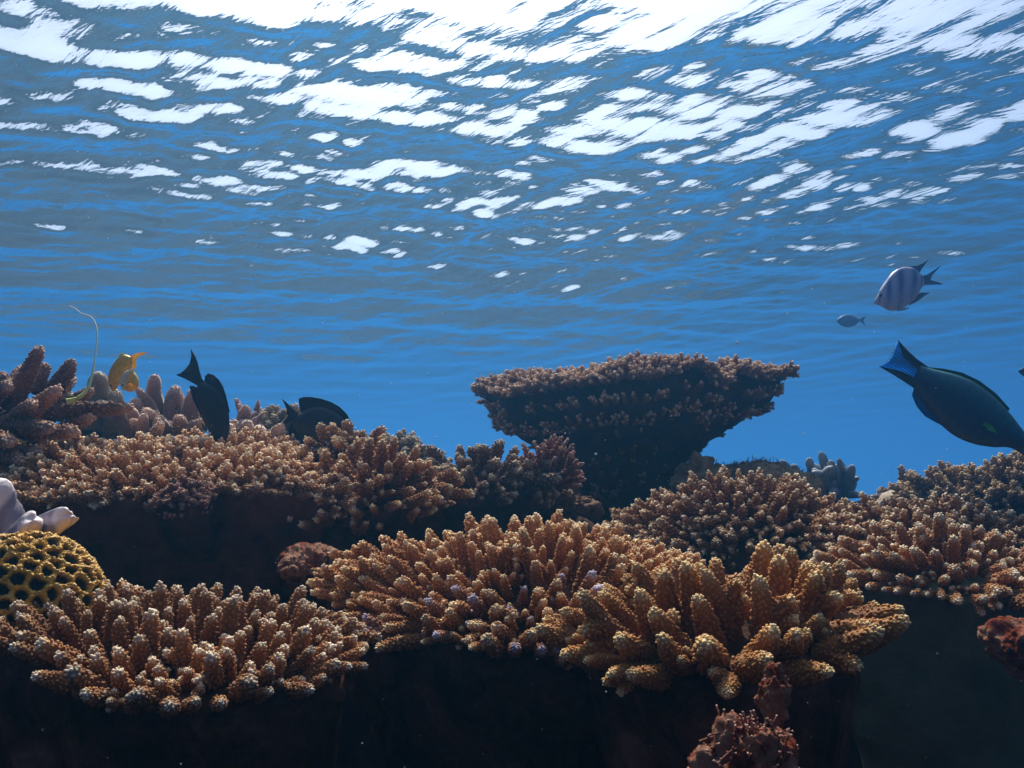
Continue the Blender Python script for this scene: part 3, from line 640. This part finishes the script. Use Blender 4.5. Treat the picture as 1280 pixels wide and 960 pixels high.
def rocks():
    pink = rock_mat('pink_crusted_rock', [(0.03, 0.010, 0.007), (0.26, 0.055, 0.025), (0.48, 0.26, 0.18), (0.16, 0.12, 0.07)], 34, 0.009)
    brown = rock_mat('brown_reef_rock', [(0.03, 0.016, 0.010), (0.12, 0.06, 0.035), (0.28, 0.18, 0.12)], 20, 0.005)
    algae = rock_mat('algae_covered_rock', [(0.10, 0.05, 0.03), (0.26, 0.17, 0.09), (0.40, 0.30, 0.18), (0.22, 0.19, 0.09)], 20, 0.006)
    def rock(C, r, seed, label, mat, rough=0.35, name='rock', sc=1.0):
        nu, nv = 90, 140
        u = np.linspace(0.001, math.pi - .001, nu)[:, None]; v = (np.arange(nv) * 2 * math.pi / nv)[None]
        P = np.stack([np.sin(u) * np.cos(v), np.sin(u) * np.sin(v), np.cos(u) + 0 * v], -1).reshape(-1, 3)
        q = P * np.array(r) / min(r)
        f = rough * fbm(q + seed, 1.1 * sc, 6, .55) - 0.12 * np.abs(vnoise(q + seed, 4)) - 0.06 * np.abs(vnoise(q + seed, 11))
        Vr = P * np.array(r) + P * min(r) * f[:, None] * 1.2
        o = link(name, new_mesh(name, Vr, grid_faces(nu, nv, True), mat), loc=C)
        return tag(o, label, 'rock')
    rock(at(390, 708, 0.90), (.017, .11, .020), 1, 'small crusty pinkish rock in the dark gap between two tan corals', pink)
    rock(at(258, 930, .60), (.028, .03, .012), 2, 'dim grey rock at the bottom below the white-tipped coral', brown)
    rock(at(1302, 812, .72), (.036, .05, .026), 3, 'pink and red crusted rock at the picture edge under the pale-tipped coral', pink, .25)
    a = rock(at(936, 1066, .455), (.033, .028, .060), 4, 'red and pink algae-tufted rock under the thick-fingered coral', pink, .35)
    rock(at(968, 868, .50), (.0075, .012, .017), 5, 'knobbly pinkish grey outcrop right below the thickest fingers', pink, .3)
    rock(at(1040, 655, 2.45), (.13, .12, .085), 10, 'shadowed rock carrying the bluish grey stubby coral', brown, .2)
    ridge = rock(at(932, 616, 1.55), (.125, .12, .055), 6, 'algae-covered rock ridge sloping away beside the table coral foot', algae, .16)
    rock(at(872, 600, 1.52), (.042, .05, .040), 7, 'shaggy brown rock lump leaning on the table coral foot', algae, .3)
    rock(at(700, 640, 1.36), (.06, .06, .035), 8, 'dull brown rock carrying the small reddish fan coral', brown, .3)
    rock(at(1285, 590, 2.1), (.045, .05, .07), 9, 'grey brown boulder at the picture edge behind the blue-tailed fish', algae, .2)
    # stringy algae on the red rock: one tangle
    rs = np.random.RandomState(4); parts = []; red = coral_mat('red_algae', (.10, .02, .012), (.34, .12, .08), (.62, .40, .32))
    base = np.array(a.location)
    def strands(n, R, off, ln, name, owner, mat):
        parts = []; ob = np.array(owner.location)
        dg = [np.array(v.co) for v in owner.data.vertices]
        dg = [c for c in dg if c[1] < 0.03 and c[2] > off]
        for k in range(n):
            c = dg[rs.randint(len(dg))]; d = c / np.linalg.norm(c)
            d = d + rs.normal(0, .5, 3) + np.array([.0, -.1, -.1]); l = ln * (.5 + rs.rand())
            parts.append(xf(finger(l, .0008, .0004, rs, nub=0.0006, nsp=.0022, rings=12, seg=5, bend=1.1, lod=5, tipcap=.5), rotz_to(d, rs.rand() * 6), c * .97))
        o = link(name, mesh_of(name, merge(parts), mat), owner); tag(o, kind='stuff')
    strands(170, .04, -0.02, .006, 'algae_strands', a, red)
    strands(700, .04, -0.01, .007, 'algae_turf', ridge, coral_mat('brown_turf', (.10, .05, .03), (.30, .20, .11), (.55, .42, .26)))
def seaweed_strand():
    pts = np.array([at(x, y, 1.08 + 0.0005 * (500 - y)) for x, y in ((84, 502), (93, 500), (103, 495), (112, 483), (115, 470), (117, 459), (119, 447), (120, 435), (122, 420), (121, 410), (118, 400), (113, 395), (106, 393), (101, 392), (96, 387), (91, 384), (86, 382))])
    n = 90; t = np.linspace(0, 1, n); kk = np.linspace(0, 1, len(pts)); C = np.stack([np.interp(t, kk, pts[:, i]) for i in range(3)], -1)
    for _ in range(10): C[1:-1] = (C[:-2] + C[2:] + 2 * C[1:-1]) / 4
    r = np.interp(t, [0, .08, .2, .35, 1], [.0040, .0028, .0018, .0010, .0006])
    T = np.gradient(C, axis=0); T /= np.linalg.norm(T, axis=1, keepdims=True); seg = 8; ph = np.arange(seg) * 2 * math.pi / seg
    P = np.stack([C[i] + r[i] * (np.cos(ph)[:, None] * rotz_to(T[i])[:, 0] + np.sin(ph)[:, None] * rotz_to(T[i])[:, 1]) for i in range(n)])
    m = coral_mat('pale_green_strand', (.45, .55, .10), (.8, .85, .6), (.95, .95, .9), vary=0)
    o = link('seaweed_strand', new_mesh('seaweed_strand', P.reshape(-1, 3) - C[0], grid_faces(n, seg, True), m, {'tip': np.repeat(t, seg)}), loc=C[0])
    tag(o, 'thin pale green thread curling up into open water from the staghorn coral', 'seaweed')

# ---------------------------------------------------------------- fish
def spline(P, n):
    P = np.asarray(P, float); k = len(P); t = np.linspace(0, k - 1 - 1e-9, n); i = t.astype(int); f = (t - i)[:, None]
    g = lambda j: P[np.clip(j, 0, k - 1)]
    p0, p1, p2, p3 = g(i - 1), g(i), g(i + 1), g(i + 2)
    return .5 * (2 * p1 + (p2 - p0) * f + (2 * p0 - 5 * p1 + 4 * p2 - p3) * f ** 2 + (3 * p1 - p0 - 3 * p2 + p3) * f ** 3)
def fish_mat():
    m, nt, out = nt_new('fish_skin'); L = nt.links
    a = N(nt, 'ShaderNodeAttribute', attribute_name='paint')
    tc = N(nt, 'ShaderNodeTexCoord'); v = N(nt, 'ShaderNodeTexVoronoi', i_Scale=260.0); L.new(tc.outputs['Object'], v.inputs['Vector'])
    bp = N(nt, 'ShaderNodeBump', i_Strength=0.35, i_Distance=0.0006); L.new(v.outputs['Distance'], bp.inputs['Height'])
    b = N(nt, 'ShaderNodeBsdfPrincipled'); b.inputs['Roughness'].default_value = 0.45; b.inputs['Specular IOR Level'].default_value = 0.3
    sc_ = N(nt, 'ShaderNodeMapRange'); sc_.inputs['To Min'].default_value = 1.18; sc_.inputs['To Max'].default_value = 0.72; L.new(v.outputs['Distance'], sc_.inputs['Value'])
    hs = N(nt, 'ShaderNodeHueSaturation'); L.new(a.outputs['Color'], hs.inputs['Color']); L.new(sc_.outputs[0], hs.inputs['Value'])
    L.new(hs.outputs[0], b.inputs['Base Color']); L.new(bp.outputs[0], b.inputs['Normal']); L.new(b.outputs[0], out.inputs[0])
    return m
M_FISH = fish_mat()
def fin_mat():
    m, nt, out = nt_new('fish_fin'); L = nt.links
    a = N(nt, 'ShaderNodeAttribute', attribute_name='paint')
    d = N(nt, 'ShaderNodeBsdfPrincipled'); d.inputs['Roughness'].default_value = 0.5; L.new(a.outputs['Color'], d.inputs['Base Color'])
    t = N(nt, 'ShaderNodeBsdfTranslucent'); L.new(a.outputs['Color'], t.inputs['Color'])
    mx = N(nt, 'ShaderNodeMixShader'); mx.inputs[0].default_value = 0.5; L.new(d.outputs[0], mx.inputs[1]); L.new(t.outputs[0], mx.inputs[2]); L.new(mx.outputs[0], out.inputs[0])
    return m
M_FIN = fin_mat()
def make_fish(name, label, depth, tops, bots, paint, fins, eye=None, ratio=0.34, group=None, eye_r=0.0022, tilt=0.0):
    """tops/bots: matching outline points from tail root to nose; fins: (outline, colour, thickness m, y offset)."""
    n, seg = 64, 28
    T = spline([at(x, y, depth) for x, y in tops], n); B = spline([at(x, y, depth) for x, y in bots], n)
    C = (T + B) / 2; H = (T - B) / 2; hh = np.linalg.norm(H, axis=1); mx = hh.max()
    w = ratio * mx * np.sin(np.clip(hh / mx, 0, 1) * math.pi / 2) ** 1.2
    a = np.arange(seg) * 2 * math.pi / seg
    P = C[:, None, :] + H[:, None, :] * np.cos(a)[None, :, None] + (w[:, None] * np.sin(a)[None])[..., None] * np.array([0, 1.0, 0])
    origin = C[n // 2]
    V = [P.reshape(-1, 3)]; F4 = [grid_faces(n, seg, True)]; n0 = n * seg
    s = np.repeat(np.linspace(0, 1, n), seg); v = np.tile(np.cos(a), n)
    K = [paint(s, v)]
    V.append(np.stack([C[0], C[-1]])); F3 = [np.array([(j, (j + 1) % seg, n0) for j in range(seg)] + [((n - 1) * seg + (j + 1) % seg, (n - 1) * seg + j, n0 + 1) for j in range(seg)])]
    K.append(paint(np.array([0., 1.]), np.array([0., 0.]))); n0 += 2
    mats = [np.zeros(len(F4[0]) + 0)]
    from mathutils.geometry import tessellate_polygon
    fin_faces = []
    for outline, colr, th, yo in fins:
        q = np.array([at(x, y, depth + yo) for x, y in outline]); m = len(q)
        tri = np.array([t for t in tessellate_polygon([[Vector(p) for p in q]])])
        V.append(np.concatenate([q - [0, th / 2, 0], q + [0, th / 2, 0]]))
        side = np.array([(i, (i + 1) % m, (i + 1) % m + m, i + m) for i in range(m)])
        F3.append(tri + n0); F3.append(tri[:, ::-1] + m + n0); F4.append(side + n0)
        c = np.asarray(colr(q) if callable(colr) else np.tile(colr, (m, 1)), float); K.append(np.concatenate([c, c])); n0 += 2 * m
    V = np.concatenate(V) - origin; F4a = np.concatenate(F4); F3a = np.concatenate(F3)
    me = new_mesh(name, V, [F4a, F3a], M_FISH)
    me.materials.append(M_FIN)
    nb = n * seg + 2
    mi = np.concatenate([(F4a.min(1) >= nb), (F3a.min(1) >= nb)]).astype(np.int32); me.polygons.foreach_set('material_index', mi)
    ca = me.attributes.new('paint', 'FLOAT_COLOR', 'POINT'); Kc = np.concatenate(K); ca.data.foreach_set('color', np.concatenate([Kc, np.ones((len(Kc), 1))], 1).astype(np.float32).ravel())
    o = link(name, me, loc=origin); tag(o, label, 'fish', group)
    if eye:
        import bmesh
        ex = at(eye[0], eye[1], depth); i = int(np.argmin(np.linalg.norm(C - ex, axis=1)))
        fz = 1 - min(0.95, (np.linalg.norm(ex - C[i]) / (hh[i] + 1e-6)) ** 2); yo = w[i] * math.sqrt(fz)
        for sgn in (-1, 1):
            bm = bmesh.new(); bmesh.ops.create_uvsphere(bm, u_segments=20, v_segments=12, radius=eye_r)
            em = bpy.data.meshes.new('eye'); bm.to_mesh(em); bm.free(); em.materials.append(EYE)
            link('eye', em, o, Vector(ex - origin) + Vector((0, sgn * (yo - eye_r * 0.35), 0)))
    return o
_m, _nt, _o = nt_new('fish_eye'); _b = N(_nt, 'ShaderNodeBsdfPrincipled'); _b.inputs['Base Color'].default_value = (.01, .01, .012, 1); _b.inputs['Roughness'].default_value = .08
_nt.links.new(_b.outputs[0], _o.inputs[0]); EYE = _m
def flat(c): return lambda s, v: np.tile(np.asarray(c, float), (len(s), 1))
def all_fish():
    # green wrasse
    def pg(s, v):
        top = ss(-.2, .95, v)[:, None]; c = np.array([.010, .045, .11]) * (1 - top) + np.array([.014, .14, .18]) * top
        edge = ss(.93, 1.0, v)[:, None]; c = c * (1 - edge) + np.array([.03, .30, .14]) * edge
        return c * (1 + .25 * np.sin(s * 90)[:, None] * .3)
    dk = (.006, .03, .05)
    make_fish('wrasse', 'large dark green fish with a bright blue tail, cut off by the picture edge', 1.25,
              [(1150, 457), (1168, 462), (1190, 467), (1214, 476), (1238, 493), (1259, 514), (1275, 534), (1289, 551), (1310, 566), (1332, 578)],
              [(1139, 478), (1148, 494), (1162, 514), (1178, 532), (1196, 546), (1218, 555), (1242, 559), (1264, 560), (1290, 574), (1326, 584)],
              pg,
              [(([(1119 - i * 2.2, 433 + i * 3.6), (1121 - i * 2.2, 434 + i * 3.6), (1152 - i * .9, 462 + i * 2.3), (1151 - i * .9, 463 + i * 2.3)]), (.01, .12, .45), .0017, 0) for i in range(1, 7)] +
              [([(1122, 427), (1119, 436), (1116, 445), (1110, 453), (1100, 458), (1112, 464), (1126, 470), (1142, 482), (1156, 462), (1142, 452), (1132, 440)], (.02, .45, 1.0), .0012, 0),
               ([(1122, 425), (1133, 437), (1146, 449), (1160, 459), (1152, 466), (1140, 457), (1129, 446)], dk, .0022, 0),
               ([(1099, 458), (1112, 461), (1126, 464), (1138, 470), (1150, 480), (1144, 486), (1132, 478), (1118, 469)], dk, .0022, 0),
               ([(1160, 459), (1180, 461), (1203, 466), (1224, 476), (1245, 492), (1262, 511), (1256, 520), (1236, 501), (1214, 484), (1190, 472), (1168, 467)], (.01, .10, .07), .0014, 0),
               ([(1142, 484), (1140, 494), (1146, 508), (1156, 520), (1168, 527), (1182, 534), (1170, 518), (1154, 500)], (.012, .13, .32), .0014, 0),
               ([(1240, 532), (1230, 527), (1229, 531), (1236, 538), (1246, 541)], (.06, .5, .12), .0016, -.021)],
              eye=(1292, 560), eye_r=.003, ratio=.42)
    # sergeant fish
    def ps(s, v):
        c = np.tile([.52, .56, .80], (len(s), 1)) * (1 - .25 * ss(.2, 1, v)[:, None])
        for c0, wd in ((.10, .035), (.28, .055), (.47, .055), (.65, .05), (.84, .028)):
            k = np.exp(-((s + .05 * v - c0) / wd) ** 2)[:, None] * (.35 + .65 * ss(-.85, .3, v)[:, None]); c = c * (1 - k * .95) + np.array([.04, .07, .34]) * k * .95
        return c
    fd = (.07, .10, .22)
    make_fish('sergeant_fish', 'small silvery fish with dark vertical bars and forked tail, high in open water', 1.75,
              [(1153, 345), (1148, 340), (1140, 334.5), (1128, 334), (1116, 340), (1107, 351), (1100, 362), (1096, 371), (1092, 377)],
              [(1155, 356), (1150, 363), (1144, 374), (1134, 382), (1124, 387), (1113, 388.5), (1104, 384), (1098, 381), (1092.5, 380)],
              ps,
              [([(1176.5, 332), (1167, 338), (1158, 344), (1150, 346), (1153, 356), (1165, 356), (1179, 355.5), (1170, 352), (1163, 350), (1165, 344)], fd, .0016, 0),
               ([(1161, 323.5), (1154, 329), (1146, 332.5), (1134, 333), (1122, 335), (1130, 340), (1148, 344), (1151, 338)], fd, .0016, 0),
               ([(1162.5, 366), (1155, 370), (1146, 377), (1136, 382), (1142, 374), (1150, 366)], fd, .0016, 0),
               ([(1120, 386), (1130, 385), (1138, 384.5), (1130, 388), (1122, 389)], (.5, .5, .45), .0016, -.012)],
              eye=(1099, 370), eye_r=.0035, ratio=.36)
    # far fish
    make_fish('hazy_fish', 'faint hazy fish silhouette below and left of the striped fish', 3.5,
              [(1074, 399), (1068, 395), (1060, 393), (1052, 395), (1046, 400)], [(1074, 402), (1068, 407), (1060, 409), (1052, 407), (1046, 402)], flat((.14, .21, .34)),
              [([(1082, 395), (1073, 400), (1082, 407), (1079, 401)], (.12, .18, .30), .004, 0)], eye=(1049, 400), eye_r=.003)
    make_fish('blue_fish', 'dark blue fish nose just entering at the picture edge above the green fish', 2.0,
              [(1350, 440), (1330, 438), (1310, 444), (1292, 453), (1282, 458), (1273, 463)], [(1350, 490), (1330, 492), (1310, 486), (1292, 477), (1282, 472), (1274, 466)], flat((.01, .015, .06)),
              [([(1350, 445), (1375, 430), (1368, 465), (1375, 500), (1350, 485)], (.01, .02, .08), .002, 0)], eye=(1296, 461), eye_r=.004)
    # two dark surgeonfish
    dk = (.010, .010, .018)
    def pd(s, v): return np.tile([.012, .008, .007], (len(s), 1)) * (1 + .5 * ss(.1, .6, s) * (1 - np.abs(v)))[:, None]
    k = lambda L, sx=200, sy=420, f=4.923: [(sx + x / f, sy + y / f) for x, y in L]
    make_fish('surgeonfish', 'blackish fish pointing nose-down with crescent tail raised, at the tan coral shelf', 1.17,
              k([(272, 283), (310, 300), (350, 330), (390, 385), (418, 450), (428, 520), (425, 590), (405, 645), (385, 665)]),
              k([(232, 300), (225, 340), (228, 390), (245, 450), (268, 510), (292, 570), (320, 625), (345, 655), (372, 668)]), pd,
              [(k([(190, 78), (215, 120), (232, 165), (243, 215), (258, 262), (278, 285), (232, 306), (195, 285), (150, 262), (98, 240), (130, 228), (158, 204), (182, 172), (194, 125)]), dk, .0016, 0),
               (k([(274, 280), (278, 248), (298, 230), (330, 240), (362, 268), (388, 312), (404, 360), (416, 410), (430, 470), (415, 470), (380, 380), (340, 330)]), (.008, .010, .03), .0016, 0),
               (k([(232, 318), (208, 308), (183, 306), (188, 345), (203, 390), (228, 440), (256, 495), (285, 560), (300, 560), (260, 470), (235, 380)]), dk, .0016, 0),
               (k([(255, 525), (262, 560), (285, 590), (292, 570)]), (.10, .10, .08), .0016, 0)],
              eye=(200 + 375 / 4.923, 420 + 610 / 4.923), eye_r=.0028, ratio=.42, group='two dark surgeonfish feeding on the coral')
    make_fish('surgeonfish', 'blackish fish with tall rounded back fin, half hidden behind the tan clump', 1.26,
              k([(845, 478), (875, 470), (930, 440), (1000, 435), (1070, 460), (1130, 505), (1170, 555), (1195, 600), (1205, 640)]),
              k([(835, 508), (820, 545), (845, 600), (900, 650), (970, 680), (1050, 690), (1120, 685), (1170, 670), (1200, 655)]), pd,
              [(k([(748, 386), (775, 405), (805, 435), (835, 460), (860, 480), (850, 512), (815, 520), (775, 545), (725, 570), (760, 530), (785, 495), (780, 450), (765, 415)]), dk, .0016, 0),
               (k([(872, 478), (858, 440), (854, 386), (885, 376), (930, 376), (990, 386), (1050, 405), (1105, 435), (1150, 480), (1185, 545), (1195, 600), (1150, 560), (1060, 480), (960, 460)]), (.008, .009, .02), .0016, 0),
               (k([(822, 512), (795, 560), (795, 600), (830, 645), (880, 672), (940, 690), (1000, 700), (960, 660), (870, 600)]), dk, .0016, 0)],
              eye=(200 + 1165 / 4.923, 420 + 590 / 4.923), eye_r=.0028, ratio=.40, group='two dark surgeonfish feeding on the coral')
    # yellow fish
    k = lambda L: [(60 + x / 6, 360 + y / 6) for x, y in L]
    def py_(s, v): return np.array([.75, .50, .03]) * (1 - s)[:, None] + np.array([.45, .28, .03]) * s[:, None]
    make_fish('yellow_fish', 'olive yellow fish nose-down with orange tail pointing up, over the staghorn coral', 1.16,
              k([(625, 515), (575, 500), (530, 520), (490, 570), (460, 630), (450, 690), (462, 740), (478, 770)]),
              k([(640, 560), (625, 600), (595, 635), (570, 665), (545, 700), (525, 735), (505, 765), (488, 778)]), py_,
              [(k([(620, 512), (665, 490), (710, 482), (752, 482), (705, 500), (672, 518), (658, 545), (662, 580), (650, 612), (625, 600), (610, 560)]), (.90, .60, .05), .0016, 0),
               (k([(585, 508), (560, 486), (540, 500), (525, 530), (560, 520)]), (.45, .5, .03), .0016, 0)],
              eye=(60 + 480 / 6, 360 + 735 / 6), eye_r=.0013, ratio=.45)
    def po(s, v):
        t = ss(-.3, .6, v)[:, None]; return np.array([.75, .50, .05]) * (1 - t) + np.array([.62, .62, .50]) * t
    make_fish('pale_orange_fish', 'smaller fish with white back and orange fins pressed against the olive yellow fish', 1.13,
              k([(600, 615), (575, 635), (552, 665), (540, 700), (545, 740), (560, 765)]), k([(650, 630), (670, 665), (680, 700), (678, 740), (655, 765), (620, 780)]), po,
              [(k([(605, 620), (625, 604), (650, 618), (645, 645)]), (.6, .6, .5), .0016, 0), (k([(590, 730), (615, 712), (640, 722), (632, 750), (605, 752)]), (.95, .60, .05), .0012, -.014)],
              eye=(60 + 575 / 6, 360 + 735 / 6), eye_r=.0013, ratio=.5)

# ---------------------------------------------------------------- reef rock, drop-off and sea floor in one sheet
def reef_terrain():
    feet = np.array([list(o.location) for o in bpy.data.objects if o.parent is None and o.get('category') in ('coral', 'table coral')])
    up = feet[feet[:, 1] > 1.0]; lo = feet[feet[:, 1] <= 1.0]
    def axis(a, b, n, lo_, hi_, m):
        f = np.linspace(a, b, n); s = np.linspace(0, 1, m + 1)[1:]
        L = a - (s * 0.6 + s ** 4 * (a - lo_ - .6)); R = b + (s * 0.6 + s ** 4 * (hi_ - b - .6))
        return np.concatenate([L[::-1], f, R])
    xs = axis(-1.0, 1.1, 330, -58, 58, 60); ys = axis(.35, 2.2, 300, -56, 62, 60)
    X, Y = np.meshgrid(xs, ys, indexing='ij')
    def shep(F, off):
        w = 1 / ((X[..., None] - F[:, 0]) ** 2 + (Y[..., None] - F[:, 1]) ** 2 + .004) ** 1.5
        return (w * (F[:, 2] + off)).sum(-1) / w.sum(-1)
    U = shep(up, 0.0); Lw = np.minimum(shep(lo, 0.0), -0.36)
    P = np.stack([X, Y, 0 * X], -1)
    yc = 1.02 + 0.05 * vnoise(P, 3.5) - .1 * ss(.4, .8, X)
    t = ss(-.05, .07, Y - yc)
    Z = Lw * (1 - t) + U * t
    Z = Z + 0.028 * fbm(P, 9, 5, .55) - .01
    # reef flat reaching back on the left, open deep water on the right
    back = ss(1.9, 2.6, Y); edge = 0.5 + 0.25 * (Y - 1.5) + .3 * vnoise(P, .8)
    flat_ = -1.1 + 0.25 * fbm(P, 1.3, 5, .6)
    Z = Z * (1 - back) + flat_ * back
    drop = ss(0, 2.2, X - np.maximum(edge, 0.9 + .0 * X)) * ss(1.2, 2.6, Y)
    drop = np.maximum(drop, ss(1.5, 4.0, X)); drop = np.maximum(drop, ss(12, 17, Y))
    front = ss(.52, .40, Y) if False else 1 - ss(.40, .54, Y + .03 * vnoise(P, 8))
    Z = Z * (1 - front) + (-0.75 + .1 * fbm(P, 3, 4)) * front
    drop = np.maximum(drop, 1 - ss(-2.5, -.6, Y))
    Z = Z * (1 - drop) + (-4.6 + .25 * fbm(P, .5, 3)) * drop
    m, nt, out = nt_new('reef_rock'); L = nt.links
    tc = N(nt, 'ShaderNodeTexCoord')
    n1 = N(nt, 'ShaderNodeTexNoise', i_Scale=11.0, i_Detail=8.0, i_Roughness=.65); L.new(tc.outputs['Object'], n1.inputs['Vector'])
    r = ramp(nt, [(.35, (.012, .008, .007)), (.5, (.04, .02, .013)), (.62, (.08, .035, .022)), (.75, (.05, .05, .03))], n1.outputs['Fac'])
    g = N(nt, 'ShaderNodeSeparateXYZ'); L.new(tc.outputs['Object'], g.inputs[0])
    sm = N(nt, 'ShaderNodeMapRange'); sm.inputs['From Min'].default_value = 2.2; sm.inputs['From Max'].default_value = 3.4; L.new(g.outputs['Y'], sm.inputs['Value'])
    r2 = ramp(nt, [(.35, (.02, .02, .018)), (.55, (.06, .055, .045)), (.7, (.12, .11, .08))], n1.outputs['Fac'])
    mx = N(nt, 'ShaderNodeMix', data_type='RGBA'); L.new(sm.outputs[0], mx.inputs['Factor']); L.new(r.outputs[0], mx.inputs['A']); L.new(r2.outputs[0], mx.inputs['B'])
    n2 = N(nt, 'ShaderNodeTexNoise', i_Scale=120.0, i_Detail=6.0, i_Roughness=.7); L.new(tc.outputs['Object'], n2.inputs['Vector'])
    bp = N(nt, 'ShaderNodeBump', i_Strength=1.0, i_Distance=.006); L.new(n2.outputs['Fac'], bp.inputs['Height'])
    b = N(nt, 'ShaderNodeBsdfPrincipled'); b.inputs['Roughness'].default_value = .9; b.inputs['Specular IOR Level'].default_value = .1
    L.new(mx.outputs['Result'], b.inputs['Base Color']); L.new(bp.outputs[0], b.inputs['Normal']); L.new(b.outputs[0], out.inputs[0])
    o = link('reef_ground', new_mesh('reef_ground', np.stack([X, Y, Z], -1).reshape(-1, 3), grid_faces(len(xs), len(ys))[:, ::-1], m))
    tag(o, kind='structure')
def particles():
    rs = np.random.RandomState(77); t = (1 + 5 ** .5) / 2
    iv = np.array([(-1, t, 0), (1, t, 0), (-1, -t, 0), (1, -t, 0), (0, -1, t), (0, 1, t), (0, -1, -t), (0, 1, -t), (t, 0, -1), (t, 0, 1), (-t, 0, -1), (-t, 0, 1)]) / 1.9
    it = np.array([(0, 11, 5), (0, 5, 1), (0, 1, 7), (0, 7, 10), (0, 10, 11), (1, 5, 9), (5, 11, 4), (11, 10, 2), (10, 7, 6), (7, 1, 8), (3, 9, 4), (3, 4, 2), (3, 2, 6), (3, 6, 8), (3, 8, 9), (4, 9, 5), (2, 4, 11), (6, 2, 10), (8, 6, 7), (9, 8, 1)])
    V, F = [], []
    for k in range(900):
        d = .35 + 2.2 * rs.rand() ** 1.3; p = at(rs.uniform(-100, 1380), rs.uniform(-20, 980), d); r = .00022 + .0006 * rs.rand() ** 4
        V.append(iv * r * d ** .5 * (1 + .4 * rs.rand(12, 1)) + p); F.append(it + 12 * k)
    m, nt, out = nt_new('marine_snow'); b = N(nt, 'ShaderNodeBsdfPrincipled'); b.inputs['Base Color'].default_value = (.85, .85, .8, 1); nt.links.new(b.outputs[0], out.inputs[0])
    tag(link('suspended_particles', new_mesh('suspended_particles', np.concatenate(V), np.concatenate(F), m)), kind='stuff')

build_corals()
lobed_corals()
star_coral()
leather_coral()
reef_terrain()
rocks()
seaweed_strand()
all_fish()
particles()
